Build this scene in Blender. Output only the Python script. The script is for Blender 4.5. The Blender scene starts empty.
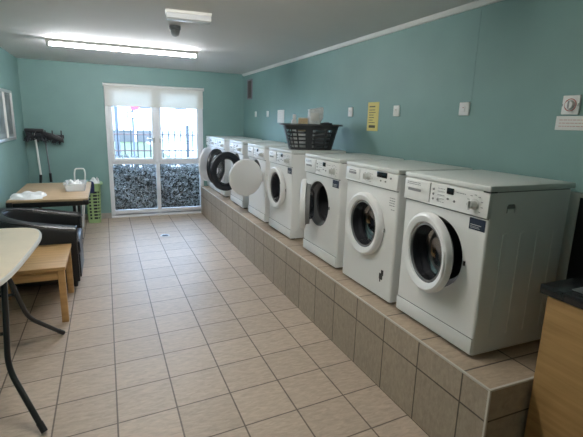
import bpy, bmesh, math, random
from mathutils import Vector, Matrix
random.seed(7)
PI = math.pi
S = bpy.context.scene
COL = S.collection

# ------------------------------------------------------------------ camera
W, H = 583, 437
F_PX, PITCH, YAW, ROLL, CAM_Z = 428.36, -0.2198, 0.4095, 0.0282, 1.5747
cy, sy = math.cos(YAW), math.sin(YAW)
fwd = Vector((sy*math.cos(PITCH), cy*math.cos(PITCH), math.sin(PITCH)))
rt = Vector((cy, -sy, 0)); up = rt.cross(fwd)
c_, s_ = math.cos(ROLL), math.sin(ROLL)
r2 = rt*c_ + up*s_; u2 = up*c_ - rt*s_
cam = bpy.data.cameras.new('camera'); cam.sensor_width = 36; cam.lens = 36*F_PX/W
cam.clip_start = .05; cam.clip_end = 300
co = bpy.data.objects.new('camera', cam); COL.objects.link(co)
co.matrix_world = Matrix(((r2.x, u2.x, -fwd.x, 0), (r2.y, u2.y, -fwd.y, 0), (r2.z, u2.z, -fwd.z, CAM_Z), (0, 0, 0, 1)))
S.camera = co
S.view_settings.view_transform = 'Standard'; S.view_settings.look = 'None'
S.view_settings.gamma = 1; S.view_settings.use_curve_mapping = False
S.view_settings.exposure = 0.5
S.cycles.use_denoising = True
S.cycles.max_bounces = 10; S.cycles.diffuse_bounces = 6; S.cycles.glossy_bounces = 4
S.cycles.transparent_max_bounces = 16; S.cycles.sample_clamp_indirect = 6
# ------------------------------------------------------------------ world
SKY_STRENGTH = 12.0
TUBE_FAR, TUBE_FILL = 125.0, 90.0
wd = bpy.data.worlds.new('sky'); S.world = wd; wd.use_nodes = True
bg = wd.node_tree.nodes['Background']
bg.inputs[0].default_value = (.48, .68, 1.0, 1); bg.inputs[1].default_value = SKY_STRENGTH
# daylight portal in the window opening (guides sampling of the sky, gives no light of its own)
pl = bpy.data.lights.new('window_portal', 'AREA'); pl.shape = 'RECTANGLE'; pl.size = 1.5; pl.size_y = 2.1
pl.cycles.is_portal = True
po = bpy.data.objects.new('window_portal', pl); COL.objects.link(po)
po.location = (.77, 7.45, 1.05); po.rotation_euler = (-PI/2, 0, 0)

# ------------------------------------------------------------------ room numbers
XR, XL, YF, YB, ZC = 2.214, -1.062, 7.297, -1.6, 2.347
XM, XP, HP = 1.5714, 1.4573, .474
PEND = 1.158

# ------------------------------------------------------------------ materials
def nodes(name):
    m = bpy.data.materials.new(name); m.use_nodes = True
    nt = m.node_tree; return m, nt, nt.nodes['Principled BSDF']
def mat(name, col, rough=.5, metal=0, spec=.5, noise=0, nscale=20, bump=0, bscale=200, stretch=None, emit=None, estr=0, coat=0):
    m, nt, b = nodes(name)
    b.inputs['Base Color'].default_value = (*col, 1)
    b.inputs['Roughness'].default_value = rough; b.inputs['Metallic'].default_value = metal
    b.inputs['Specular IOR Level'].default_value = spec
    b.inputs['Coat Weight'].default_value = coat
    if emit: b.inputs['Emission Color'].default_value = (*emit, 1); b.inputs['Emission Strength'].default_value = estr
    tc = nt.nodes.new('ShaderNodeTexCoord'); mp = nt.nodes.new('ShaderNodeMapping')
    nt.links.new(tc.outputs['Object'], mp.inputs[0])
    if stretch: mp.inputs['Scale'].default_value = stretch
    if noise:
        n = nt.nodes.new('ShaderNodeTexNoise'); n.inputs['Scale'].default_value = nscale; n.inputs['Detail'].default_value = 5
        nt.links.new(mp.outputs[0], n.inputs['Vector'])
        r = nt.nodes.new('ShaderNodeValToRGB')
        r.color_ramp.elements[0].position = .3; r.color_ramp.elements[1].position = .7
        r.color_ramp.elements[0].color = (*[max(0, c*(1-noise)) for c in col], 1)
        r.color_ramp.elements[1].color = (*[min(1, c*(1+noise)) for c in col], 1)
        nt.links.new(n.outputs[0], r.inputs[0]); nt.links.new(r.outputs[0], b.inputs['Base Color'])
    if bump:
        n2 = nt.nodes.new('ShaderNodeTexNoise'); n2.inputs['Scale'].default_value = bscale; n2.inputs['Detail'].default_value = 4
        nt.links.new(mp.outputs[0], n2.inputs['Vector'])
        bp = nt.nodes.new('ShaderNodeBump'); bp.inputs['Strength'].default_value = bump; bp.inputs['Distance'].default_value = .01
        nt.links.new(n2.outputs[0], bp.inputs['Height']); nt.links.new(bp.outputs[0], b.inputs['Normal'])
    return m
def glass(name, tint, rough=.02, refl=.08, k=1.0):
    m = bpy.data.materials.new(name); m.use_nodes = True; nt = m.node_tree; nt.nodes.clear()
    o = nt.nodes.new('ShaderNodeOutputMaterial'); mx = nt.nodes.new('ShaderNodeMixShader')
    t = nt.nodes.new('ShaderNodeBsdfTransparent'); t.inputs[0].default_value = (*tint, 1)
    g = nt.nodes.new('ShaderNodeBsdfGlossy'); g.inputs['Roughness'].default_value = rough
    fr = nt.nodes.new('ShaderNodeFresnel'); fr.inputs[0].default_value = 1.45
    ad = nt.nodes.new('ShaderNodeMath'); ad.operation = 'MULTIPLY_ADD'; ad.inputs[1].default_value = k; ad.inputs[2].default_value = refl - .04*k
    nt.links.new(fr.outputs[0], ad.inputs[0]); nt.links.new(ad.outputs[0], mx.inputs[0])
    nt.links.new(t.outputs[0], mx.inputs[1]); nt.links.new(g.outputs[0], mx.inputs[2]); nt.links.new(mx.outputs[0], o.inputs[0])
    return m
def tiles(name, plane, bw, rh, ox, oy, col, grout, skew=0, rough=.42, mortar=.005):
    """plane 'xy','yz','xz' in world metres (objects using it keep their origin at the world origin)"""
    m, nt, b = nodes(name); L = nt.links; N = nt.nodes
    tc = N.new('ShaderNodeTexCoord'); sp = N.new('ShaderNodeSeparateXYZ'); L.new(tc.outputs['Object'], sp.inputs[0])
    ia, ib = {'xy': (0, 1), 'yz': (1, 2), 'xz': (0, 2)}[plane]
    a1 = N.new('ShaderNodeMath'); a1.operation = 'SUBTRACT'; L.new(sp.outputs[ia], a1.inputs[0]); a1.inputs[1].default_value = ox - bw*60
    k = N.new('ShaderNodeMath'); k.operation = 'MULTIPLY_ADD'; L.new(sp.outputs[ia], k.inputs[0]); k.inputs[1].default_value = -skew; L.new(sp.outputs[ib], k.inputs[2])
    a2 = N.new('ShaderNodeMath'); a2.operation = 'SUBTRACT'; L.new(k.outputs[0], a2.inputs[0]); a2.inputs[1].default_value = oy - rh*60
    cb = N.new('ShaderNodeCombineXYZ'); L.new(a1.outputs[0], cb.inputs[0]); L.new(a2.outputs[0], cb.inputs[1])
    br = N.new('ShaderNodeTexBrick'); br.offset = 0; br.squash = 1
    br.inputs['Scale'].default_value = 1; br.inputs['Brick Width'].default_value = bw; br.inputs['Row Height'].default_value = rh
    br.inputs['Mortar Size'].default_value = mortar; br.inputs['Mortar Smooth'].default_value = .3
    br.inputs['Color1'].default_value = (*[c*.94 for c in col], 1); br.inputs['Color2'].default_value = (*[c*1.05 for c in col], 1)
    br.inputs['Mortar'].default_value = (*grout, 1); br.inputs['Bias'].default_value = 0
    L.new(cb.outputs[0], br.inputs['Vector'])
    mp = N.new('ShaderNodeMapping'); mp.inputs['Rotation'].default_value = (.5, .3, .7); mp.inputs['Scale'].default_value = (1, 3.2, 1.5); L.new(tc.outputs['Object'], mp.inputs[0])
    n = N.new('ShaderNodeTexNoise'); n.inputs['Scale'].default_value = 16; n.inputs['Detail'].default_value = 8; n.inputs['Roughness'].default_value = .62; L.new(mp.outputs[0], n.inputs['Vector'])
    n.inputs['Distortion'].default_value = .6
    rp = N.new('ShaderNodeMapRange'); rp.inputs[1].default_value = .3; rp.inputs[2].default_value = .7; rp.inputs[3].default_value = .80; rp.inputs[4].default_value = 1.13; L.new(n.outputs[0], rp.inputs[0])
    mx = N.new('ShaderNodeMix'); mx.data_type = 'RGBA'; mx.blend_type = 'MULTIPLY'; mx.inputs[0].default_value = 1
    L.new(br.outputs['Color'], mx.inputs[6]); L.new(rp.outputs[0], mx.inputs[7]); L.new(mx.outputs[2], b.inputs['Base Color'])
    b.inputs['Roughness'].default_value = rough; b.inputs['Specular IOR Level'].default_value = .36
    hh = N.new('ShaderNodeMath'); hh.operation = 'MULTIPLY_ADD'; L.new(br.outputs['Fac'], hh.inputs[0]); hh.inputs[1].default_value = -1.0; 
    sc = N.new('ShaderNodeMath'); sc.operation = 'MULTIPLY'; sc.inputs[1].default_value = .6; L.new(n.outputs[0], sc.inputs[0]); L.new(sc.outputs[0], hh.inputs[2])
    bp = N.new('ShaderNodeBump'); bp.inputs['Strength'].default_value = .3; bp.inputs['Distance'].default_value = .004
    L.new(hh.outputs[0], bp.inputs['Height']); L.new(bp.outputs[0], b.inputs['Normal'])
    return m
def wood(name, c1, c2, axis='x', scale=1.0, rough=.45):
    m, nt, b = nodes(name); L = nt.links; N = nt.nodes
    tc = N.new('ShaderNodeTexCoord'); mp = N.new('ShaderNodeMapping'); L.new(tc.outputs['Object'], mp.inputs[0])
    mp.inputs['Scale'].default_value = {'x': (1.2, 22, 22), 'y': (22, 1.2, 22), 'z': (22, 22, 1.2)}[axis]
    n = N.new('ShaderNodeTexNoise'); n.inputs['Scale'].default_value = 1.6*scale; n.inputs['Detail'].default_value = 7; n.inputs['Distortion'].default_value = .5
    L.new(mp.outputs[0], n.inputs['Vector'])
    r = N.new('ShaderNodeValToRGB'); r.color_ramp.elements[0].position = .32; r.color_ramp.elements[1].position = .68
    r.color_ramp.elements[0].color = (*c1, 1); r.color_ramp.elements[1].color = (*c2, 1)
    L.new(n.outputs[0], r.inputs[0]); L.new(r.outputs[0], b.inputs['Base Color']); b.inputs['Roughness'].default_value = rough
    return m

TEAL = (.20, .335, .315)
M = {}
M['wall'] = mat('teal_wall_paint', TEAL, .55, noise=.04, nscale=3, bump=.05, bscale=180)
M['ceiling'] = mat('ceiling_paint', (.66, .66, .65), .8, noise=.02, nscale=2)
M['trim'] = mat('white_trim', (.74, .74, .72), .45)
M['floor'] = tiles('floor_tile', 'xy', .31, .303, -.03, 2.16, (.53, .42, .325), (.17, .13, .10), skew=.07, rough=.46)
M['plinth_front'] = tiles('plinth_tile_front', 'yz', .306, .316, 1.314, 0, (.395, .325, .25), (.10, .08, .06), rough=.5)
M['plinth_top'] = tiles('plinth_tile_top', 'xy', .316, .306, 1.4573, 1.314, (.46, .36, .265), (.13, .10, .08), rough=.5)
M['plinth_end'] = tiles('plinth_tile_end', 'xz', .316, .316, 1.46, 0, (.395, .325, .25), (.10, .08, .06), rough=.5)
M['bead'] = mat('tile_edge_bead', (.62, .58, .52), .4)
M['skirt'] = mat('skirting_tile', (.36, .33, .30), .45, noise=.08)
M['enamel'] = mat('white_enamel', (.84, .84, .83), .32, coat=.15)
M['enamel2'] = mat('white_side_panel', (.74, .755, .745), .42)
M['lid'] = mat('white_laminate_lid', (.70, .72, .70), .38)
M['fascia'] = mat('white_fascia_plastic', (.83, .83, .82), .35)
M['seam'] = mat('grey_seam', (.20, .20, .20), .6)
M['print'] = mat('grey_print', (.28, .28, .29), .6)
M['knob'] = mat('silver_knob', (.62, .62, .60), .35, metal=.2)
M['dark_plastic'] = mat('black_plastic', (.018, .018, .02), .4)
M['rubber'] = mat('grey_rubber_gasket', (.19, .19, .195), .55)
M['steel'] = mat('drum_steel', (.45, .45, .46), .35, metal=1)
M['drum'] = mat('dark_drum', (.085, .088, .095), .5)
M['display'] = mat('display_window', (.012, .013, .015), .15)
M['navy'] = mat('navy_sticker', (.012, .022, .05), .4)
M['door_white'] = mat('white_door_plastic', (.84, .84, .84), .34)
M['ring_black'] = mat('black_door_ring', (.012, .013, .018), .35)
M['porthole'] = glass('porthole_glass', (.42, .43, .46), .06, .02, .35)
M['clear'] = glass('clear_door_glass', (.9, .92, .94), .03, .07)
M['pane'] = glass('window_glass', (.96, .98, .98), .0, .05)
M['upvc'] = mat('white_upvc', (.80, .81, .83), .3)
M['chrome'] = mat('chrome', (.7, .7, .7), .2, metal=1)
M['oak'] = wood('oak_cabinet', (.36, .205, .075), (.47, .285, .115), 'y')
M['pine'] = wood('pine_table', (.47, .27, .10), (.60, .36, .15), 'x')
M['beech'] = wood('beech_top', (.46, .31, .18), (.58, .41, .26), 'x')
M['worktop'] = mat('black_worktop', (.013, .014, .016), .25, noise=.15, nscale=150)
M['stainless'] = mat('stainless_steel', (.5, .5, .5), .3, metal=1)
M['leather'] = mat('black_leather', (.010, .010, .012), .42, bump=.06, bscale=120, spec=.6)
M['piping'] = mat('leather_piping', (.03, .03, .033), .22, spec=.8)
M['cream'] = mat('cream_table_plastic', (.79, .68, .52), .45, noise=.03, nscale=12)
M['cream_edge'] = mat('pale_table_edge', (.66, .64, .60), .5)
M['tube_black'] = mat('black_steel_tube', (.015, .016, .017), .3, spec=.6)
M['green'] = mat('green_basket_plastic', (.33, .47, .22), .45)
M['basket_black'] = mat('charcoal_basket_plastic', (.022, .024, .028), .42)
M['white_cloth'] = mat('white_cloth', (.80, .80, .79), .85, bump=.3, bscale=40)
M['blue_cloth'] = mat('navy_cloth', (.02, .03, .09), .9, bump=.3, bscale=40)
M['dark_cloth'] = mat('dark_fibre', (.03, .033, .04), .9)
def tub_mat():
    m = bpy.data.materials.new('frosted_plastic_tub'); m.use_nodes = True; nt = m.node_tree; nt.nodes.clear()
    o = nt.nodes.new('ShaderNodeOutputMaterial'); mx = nt.nodes.new('ShaderNodeMixShader'); mx.inputs[0].default_value = .4
    t = nt.nodes.new('ShaderNodeBsdfTransparent'); d = nt.nodes.new('ShaderNodeBsdfPrincipled'); d.inputs['Base Color'].default_value = (.8, .82, .82, 1); d.inputs['Roughness'].default_value = .25
    nt.links.new(t.outputs[0], mx.inputs[1]); nt.links.new(d.outputs[0], mx.inputs[2]); nt.links.new(mx.outputs[0], o.inputs[0]); return m
M['tub'] = tub_mat()
M['tan'] = mat('tan_carton', (.55, .42, .26), .6, noise=.12, nscale=30)
M['bag'] = mat('clear_white_bag', (.70, .73, .74), .35, noise=.18, nscale=35, bump=.5, bscale=30)
M['white_plastic'] = mat('white_plastic', (.76, .76, .74), .4)
M['pale_grey'] = mat('pale_grey_plastic', (.80, .80, .77), .45)
M['sensor_dome'] = mat('sensor_dome', (.30, .31, .33), .4)
M['grey_plastic'] = mat('grey_plastic', (.17, .18, .20), .5)
M['silver'] = mat('silver_frame', (.62, .63, .64), .3, metal=.6)
M['poster'] = mat('grey_poster', (.13, .15, .155), .4, noise=.5, nscale=7)
M['board'] = mat('pinboard_face', (.25, .29, .29), .5, noise=.1, nscale=6)
M['yellow'] = mat('yellow_paper', (.72, .62, .22), .7)
M['ink'] = mat('dark_ink', (.10, .10, .06), .7)
M['faint_red'] = mat('faint_red_print', (.60, .40, .36), .7)
M['red'] = mat('red_print', (.45, .10, .08), .6)
M['paper'] = mat('white_paper', (.78, .77, .74), .7)
M['vent'] = mat('brown_vent', (.10, .075, .07), .6)
M['vent_frame'] = mat('mauve_vent_frame', (.24, .22, .25), .6)
M['tube_on'] = mat('lit_tube', (1, 1, 1), .5, emit=(.95, .97, 1), estr=TUBE_FAR)
M['tube_fill'] = mat('fill_tube_near', (1, 1, 1), .5, emit=(1, .97, .90), estr=TUBE_FILL)  # emission of the added near fill tube
M['diffuser'] = mat('emergency_diffuser', (.72, .74, .78), .15, coat=.6)
M['blind'] = None
def blind_mat():
    m = bpy.data.materials.new('cream_blind_fabric'); m.use_nodes = True; nt = m.node_tree; nt.nodes.clear()
    o = nt.nodes.new('ShaderNodeOutputMaterial'); mx = nt.nodes.new('ShaderNodeMixShader'); mx.inputs[0].default_value = .32
    d = nt.nodes.new('ShaderNodeBsdfDiffuse'); d.inputs[0].default_value = (.82, .81, .77, 1)
    t = nt.nodes.new('ShaderNodeBsdfTranslucent'); t.inputs[0].default_value = (.90, .88, .82, 1)
    nt.links.new(d.outputs[0], mx.inputs[1]); nt.links.new(t.outputs[0], mx.inputs[2]); nt.links.new(mx.outputs[0], o.inputs[0])
    return m
M['blind'] = blind_mat()
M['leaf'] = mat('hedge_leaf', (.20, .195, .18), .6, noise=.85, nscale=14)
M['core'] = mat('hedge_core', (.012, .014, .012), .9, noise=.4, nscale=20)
M['twig'] = mat('hedge_twig', (.07, .06, .05), .8)
M['grass'] = mat('grass_ground', (.045, .062, .008), .9, noise=.25, nscale=3)
M['path'] = mat('pale_path', (.55, .53, .52), .8)
M['render'] = mat('white_render', (.80, .79, .78), .8)
M['grey_roof'] = mat('grey_cladding', (.05, .055, .065), .7)
M['grey_wall'] = mat('grey_wall_paint', (.09, .085, .08), .8)
M['dark_border'] = mat('sign_border', (.012, .012, .014), .6)
M['iron'] = mat('dark_iron', (.022, .024, .028), .5)
M['brown_rail'] = mat('brown_rail', (.10, .06, .05), .6)
M['sign_red'] = mat('sign_red', (.65, .04, .06), .5)

# ------------------------------------------------------------------ mesh helpers
class MB:
    def __init__(s): s.bm = bmesh.new(); s.mi = 0
    def _add(s, b2, mi=None):
        me = bpy.data.meshes.new('tmp'); b2.to_mesh(me); b2.free()
        n0 = len(s.bm.faces); s.bm.from_mesh(me); bpy.data.meshes.remove(me)
        s.bm.faces.ensure_lookup_table()
        for f in s.bm.faces[n0:]: f.material_index = s.mi
        return s
    def box(s, x0, x1, y0, y1, z0, z1, bev=0, seg=2):
        b = bmesh.new(); bmesh.ops.create_cube(b, size=1)
        for v in b.verts: v.co = Vector(((x0+x1)/2+v.co.x*(x1-x0), (y0+y1)/2+v.co.y*(y1-y0), (z0+z1)/2+v.co.z*(z1-z0)))
        if bev: bmesh.ops.bevel(b, geom=b.edges[:], offset=bev, segments=seg, affect='EDGES', profile=.5)
        return s._add(b)
    def prism(s, pts, axis, a0, a1, bev=0):
        """polygon pts in the two other axes, extruded from a0 to a1"""
        b = bmesh.new()
        def mk(p, a): return {'x': (a, p[0], p[1]), 'y': (p[0], a, p[1]), 'z': (p[0], p[1], a)}[axis]
        A = [b.verts.new(mk(p, a0)) for p in pts]; B = [b.verts.new(mk(p, a1)) for p in pts]
        n = len(pts); fA = b.faces.new(A); fB = b.faces.new(B[::-1])
        for i in range(n): b.faces.new((A[i], B[i], B[(i+1) % n], A[(i+1) % n]))
        bmesh.ops.recalc_face_normals(b, faces=b.faces[:])
        if bev:
            es = list(set(fA.edges[:] + fB.edges[:])); bmesh.ops.bevel(b, geom=es, offset=bev, segments=2, affect='EDGES', profile=.5)
        return s._add(b)
    def lathe(s, prof, centre, axis='y', seg=40, closed=False):
        """prof: list of (r, a); a along axis. closed: joins last to first"""
        b = bmesh.new(); rings = []
        for r, a in prof:
            if r < 1e-6:
                v = b.verts.new(s._ax(0, 0, a, centre, axis)); rings.append([v]*seg)
            else:
                rings.append([b.verts.new(s._ax(r*math.cos(2*PI*k/seg), r*math.sin(2*PI*k/seg), a, centre, axis)) for k in range(seg)])
        P = list(zip(rings, rings[1:])) + ([(rings[-1], rings[0])] if closed else [])
        for A, B in P:
            for k in range(seg):
                q = []
                for v in (A[k], A[(k+1) % seg], B[(k+1) % seg], B[k]):
                    if v not in q: q.append(v)
                if len(q) > 2:
                    try: b.faces.new(q)
                    except ValueError: pass
        bmesh.ops.recalc_face_normals(b, faces=b.faces[:])
        return s._add(b)
    @staticmethod
    def _ax(u, v, a, c, axis):
        if axis == 'y': return (c[0]+u, c[1]+a, c[2]+v)
        if axis == 'x': return (c[0]+a, c[1]+u, c[2]+v)
        return (c[0]+u, c[1]+v, c[2]+a)
    def tube(s, pts, r, seg=10, closed=False, round_n=0, bend=.4):
        pts = [Vector(p) for p in pts]
        if round_n and not closed: pts = smooth(pts, round_n, bend)
        n = len(pts); b = bmesh.new(); rings = []; prev = None
        for i, p in enumerate(pts):
            a = pts[(i-1) % n] if (i or closed) else p; c = pts[(i+1) % n] if (i < n-1 or closed) else p
            t = (c-a).normalized()
            if prev is None:
                u = t.cross(Vector((0, 0, 1)));
                if u.length < 1e-3: u = t.cross(Vector((1, 0, 0)))
            else: u = prev - t*prev.dot(t)
            u.normalize(); prev = u; w = t.cross(u)
            rr = r[i] if isinstance(r, (list, tuple)) else r
            rings.append([b.verts.new(p+u*rr*math.cos(2*PI*k/seg)+w*rr*math.sin(2*PI*k/seg)) for k in range(seg)])
        for A, B in list(zip(rings, rings[1:])) + ([(rings[-1], rings[0])] if closed else []):
            for k in range(seg): b.faces.new((A[k], A[(k+1) % seg], B[(k+1) % seg], B[k]))
        if not closed: b.faces.new(rings[0][::-1]); b.faces.new(rings[-1])
        bmesh.ops.recalc_face_normals(b, faces=b.faces[:])
        return s._add(b)
    def loft(s, sections, caps=True):
        b = bmesh.new(); R = [[b.verts.new(p) for p in sec] for sec in sections]; n = len(R[0])
        for A, B in zip(R, R[1:]):
            for k in range(n): b.faces.new((A[k], A[(k+1) % n], B[(k+1) % n], B[k]))
        if caps: b.faces.new(R[0][::-1]); b.faces.new(R[-1])
        bmesh.ops.recalc_face_normals(b, faces=b.faces[:])
        return s._add(b)
    def build(s, name, mats, parent=None, loc=None, smooth_ang=35, rot=None):
        me = bpy.data.meshes.new(name); s.bm.to_mesh(me); s.bm.free()
        for m in (mats if isinstance(mats, (list, tuple)) else [mats]): me.materials.append(m)
        if smooth_ang:
            for p in me.polygons: p.use_smooth = True
            me.set_sharp_from_angle(angle=math.radians(smooth_ang))
        o = bpy.data.objects.new(name, me); COL.objects.link(o)
        if parent: o.parent = parent
        if loc: o.location = loc
        if rot: o.rotation_euler = rot
        return o
def smooth(pts, n, bend=.4):
    """round the corners of a polyline: each inner corner becomes a short arc"""
    out = [pts[0]]
    for a, b, c in zip(pts, pts[1:], pts[2:]):
        d = min((b-a).length, (c-b).length)*bend
        p = b+(a-b).normalized()*d; q = b+(c-b).normalized()*d
        for k in range(n+1):
            t = k/n; out.append(p*(1-t)**2+b*2*t*(1-t)+q*t*t)
    out.append(pts[-1]); return out
def tag(o, label, cat, group=None):
    o['label'] = label; o['category'] = cat
    if group: o['group'] = group
    return o
def thing(name, label, cat, loc=(0, 0, 0), rz=0, group=None):
    o = bpy.data.objects.new(name, None); COL.objects.link(o); o.empty_display_size = .1
    o.location = loc; o.rotation_euler = (0, 0, rz); return tag(o, label, cat, group)
def struct(o): o['kind'] = 'structure'; return o

# ================================================================== SETTING
T = .12
struct(MB().box(XL-T, XR+T, YB-T, YF+.07, -T, 0).build('floor', M['floor']))
struct(MB().box(XL-T, XR+T, YB-T, YF+T, ZC, ZC+T).build('ceiling', M['ceiling']))
struct(MB().box(XR, XR+T, YB-T, YF+T, 0, ZC).build('wall_right', M['wall']))
struct(MB().box(XL-T, XL, YB-T, YF+T, 0, ZC).build('wall_left', M['wall']))
struct(MB().box(XL, XR, YB-T, YB, 0, ZC).build('wall_back', M['wall']))
WX0, WX1, WZ1 = .022, 1.515, 2.085
struct(MB().box(XL, WX0, YF, YF+T, 0, ZC).box(WX1, XR, YF, YF+T, 0, ZC).box(WX0, WX1, YF, YF+T, WZ1, ZC).build('wall_far', M['wall']))
struct(MB().box(XL, WX0, YF-.012, YF, 0, .09, .003).build('baseboard_far', M['skirt']))
struct(MB().box(XL, XL+.012, YB, YF-.012, 0, .09, .003).build('baseboard_left', M['skirt']))
# white cornice bead where the ceiling meets the right wall
struct(MB().prism([(XR, ZC-.032), (XR, ZC), (XR-.035, ZC), (XR-.030, ZC-.012), (XR-.014, ZC-.030)], 'y', YB, YF).build('trim_1', M['trim']))
# tiled plinth
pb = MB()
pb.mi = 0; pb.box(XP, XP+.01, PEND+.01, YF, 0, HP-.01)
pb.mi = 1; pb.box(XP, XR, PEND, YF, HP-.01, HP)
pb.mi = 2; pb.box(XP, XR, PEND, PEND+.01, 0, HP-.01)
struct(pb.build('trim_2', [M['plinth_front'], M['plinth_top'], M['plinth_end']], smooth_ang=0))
bd = MB().box(XP-.004, XP+.008, PEND-.004, YF, HP-.008, HP+.003, .003).box(XP-.004, XP+.008, PEND-.004, PEND+.008, 0, HP, .003)
bd.box(XP, XR, PEND-.004, PEND+.008, HP-.008, HP+.003, .003)
struct(bd.build('trim_3', M['bead']))

# ------------------------------------------------------------------ window
WY = YF+.02           # room face of the frame
def rect_frame(mb, x0, x1, z0, z1, w, y0, y1, bev=.006):
    mb.box(x0, x0+w, y0, y1, z0, z1, bev).box(x1-w, x1, y0, y1, z0, z1, bev)
    mb.box(x0+w*.5, x1-w*.5, y0+.001, y1-.001, z0, z0+w, bev).box(x0+w*.5, x1-w*.5, y0+.001, y1-.001, z1-w, z1, bev)
win = struct(bpy.data.objects.new('window_1', None)); COL.objects.link(win); win.location = (.77, WY, 0)
def wbuild(mb, name, m): 
    o = mb.build(name, m, win); o.matrix_parent_inverse = Matrix.Translation((-.77, -WY, 0)); return o
f = MB(); rect_frame(f, WX0, WX1, .0, WZ1, .062, WY, WY+.07)
f.box(.738, .798, WY, WY+.07, .03, WZ1-.03, .006).box(WX0+.03, WX1-.03, WY+.001, WY+.069, .855, .915, .006)
f.box(WX0+.03, WX1-.03, WY+.001, WY+.069, .03, .115, .006)
wbuild(f, 'window_frame', M['upvc'])
for (a, b) in ((WX0+.045, .755), (.781, WX1-.045)):
    q = MB(); rect_frame(q, a, b, .895, WZ1-.045, .058, WY-.014, WY+.045); sash = wbuild(q, 'window_sash', M['upvc'])
    hx = b-.03 if b < 1 else a+.03
    h = MB().box(hx-.014, hx+.014, WY-.022, WY-.012, 1.20, 1.30, .004)
    dx = -1 if b < 1 else 1
    h.box(min(hx, hx+dx*.11), max(hx, hx+dx*.11), WY-.045, WY-.028, 1.255, 1.275, .005).box(hx-.008, hx+.008, WY-.04, WY-.015, 1.255, 1.275)
    wbuild(h, 'window_handle', M['silver'])
for (a, b, z0, z1) in ((WX0+.1, .70, .95, 1.99), (.836, WX1-.1, .95, 1.99), (WX0+.06, .74, .112, .858), (.796, WX1-.06, .112, .858)):
    wbuild(MB().box(a-.004, b+.004, WY+.028, WY+.034, z0-.004, z1+.004), 'window_pane', M['pane'])
wbuild(MB().box(WX0, WX1, YF-.008, WY+.02, 0, .028, .004), 'window_sill', M['upvc'])

bl = thing('roller_blind', 'cream roller blind half lowered over the top of the window', 'blind', (.77, YF-.03, 2.085))
BZ = 1.765
fab = MB()
for i in range(12):
    pass
fab.prism([(-.74, -.03), (.74, -.03), (.74, BZ-2.085), (-.74, BZ-2.085)], 'y', -.0008, .0008).build('fabric', M['blind'], bl, smooth_ang=0)
MB().box(-.74, .74, -.006, .006, BZ-2.10, BZ-2.083, .003).build('bottom_bar', M['blind'], bl)
MB().lathe([(0, -.745), (.02, -.745), (.02, .745), (0, .745)], (0, .005, -.024), 'x', 16).build('roller', M['trim'], bl)
for sx in (-1, 1): MB().box(sx*.752-.006, sx*.752+.006, -.02, .03, -.05, .0, .002).build('bracket', M['white_plastic'], bl)

# ================================================================== OUTSIDE
GZ = -.12
struct(MB().box(-14, 16, YF+T+.02, 70, GZ-.1, GZ).build('ground', M['grass']))
struct(MB().box(-8, 10, 8.85, 18.5, GZ, GZ+.012).box(2.75, 12, 18.5, 44, GZ, GZ+.012).build('path', M['path']))
# hedge: a mass of small leaves and twigs round a solid dark core added to block light
def hedge():
    b = bmesh.new(); rnd = random.Random(3)
    x0, x1, y0, y1, z0, z1 = -.9, 2.6, 7.78, 8.45, GZ, .885
    for i in range(15000):
        x = rnd.uniform(x0, x1); t = rnd.random()
        top = z1-.05+.07*math.sin(x*5.1)*math.sin(x*2.3+1)
        if t < .55: y = y0+abs(rnd.gauss(0, .12)); z = rnd.uniform(z0, top)
        elif t < .85: y = rnd.uniform(y0, y1); z = top-abs(rnd.gauss(0, .05))
        else: y = rnd.uniform(y0, y1); z = rnd.uniform(z0, top)
        y += .05*math.sin(x*7+z*9)
        L = rnd.uniform(.035, .075); wd_ = L*.42
        d = Vector((rnd.gauss(0, 1), rnd.gauss(0, 1), rnd.gauss(.5, .8))).normalized()
        u = d.orthogonal().normalized(); u = Matrix.Rotation(rnd.uniform(0, 6.28), 3, d) @ u
        p = Vector((x, y, z)); nrm = d.cross(u)
        v = [b.verts.new(p), b.verts.new(p+d*L*.5+u*wd_*.5+nrm*.003), b.verts.new(p+d*L), b.verts.new(p+d*L*.5-u*wd_*.5+nrm*.003)]
        b.faces.new(v)
    for i in range(420):
        x = rnd.uniform(x0, x1); y = rnd.uniform(y0+.04, y1); p = Vector((x, y, z0)); q = p+Vector((rnd.gauss(0, .12), rnd.gauss(0, .08), rnd.uniform(.45, .86)))
        if q.z > .78: q.z = .78
        s = Vector((.004, 0, 0)); w = Vector((0, .004, 0))
        A = [b.verts.new(p+s), b.verts.new(p+w), b.verts.new(p-s-w)]; B = [b.verts.new(q+s*.5), b.verts.new(q+w*.5), b.verts.new(q-s*.5-w*.5)]
        for k in range(3):
            fc = b.faces.new((A[k], A[(k+1) % 3], B[(k+1) % 3], B[k])); fc.material_index = 1
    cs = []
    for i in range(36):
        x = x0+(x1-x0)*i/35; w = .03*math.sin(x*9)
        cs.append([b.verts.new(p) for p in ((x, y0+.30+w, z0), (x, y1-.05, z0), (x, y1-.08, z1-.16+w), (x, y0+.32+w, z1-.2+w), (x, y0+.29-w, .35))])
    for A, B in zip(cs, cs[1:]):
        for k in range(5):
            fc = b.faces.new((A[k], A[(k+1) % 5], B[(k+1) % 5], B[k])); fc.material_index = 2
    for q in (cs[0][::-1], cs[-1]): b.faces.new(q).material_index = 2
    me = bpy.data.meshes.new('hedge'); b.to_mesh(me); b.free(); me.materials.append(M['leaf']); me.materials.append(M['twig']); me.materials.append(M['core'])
    o = bpy.data.objects.new('hedge', me); COL.objects.link(o)
    return tag(o, 'clipped grey-green hedge growing close outside the window', 'hedge')
hedge()
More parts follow.
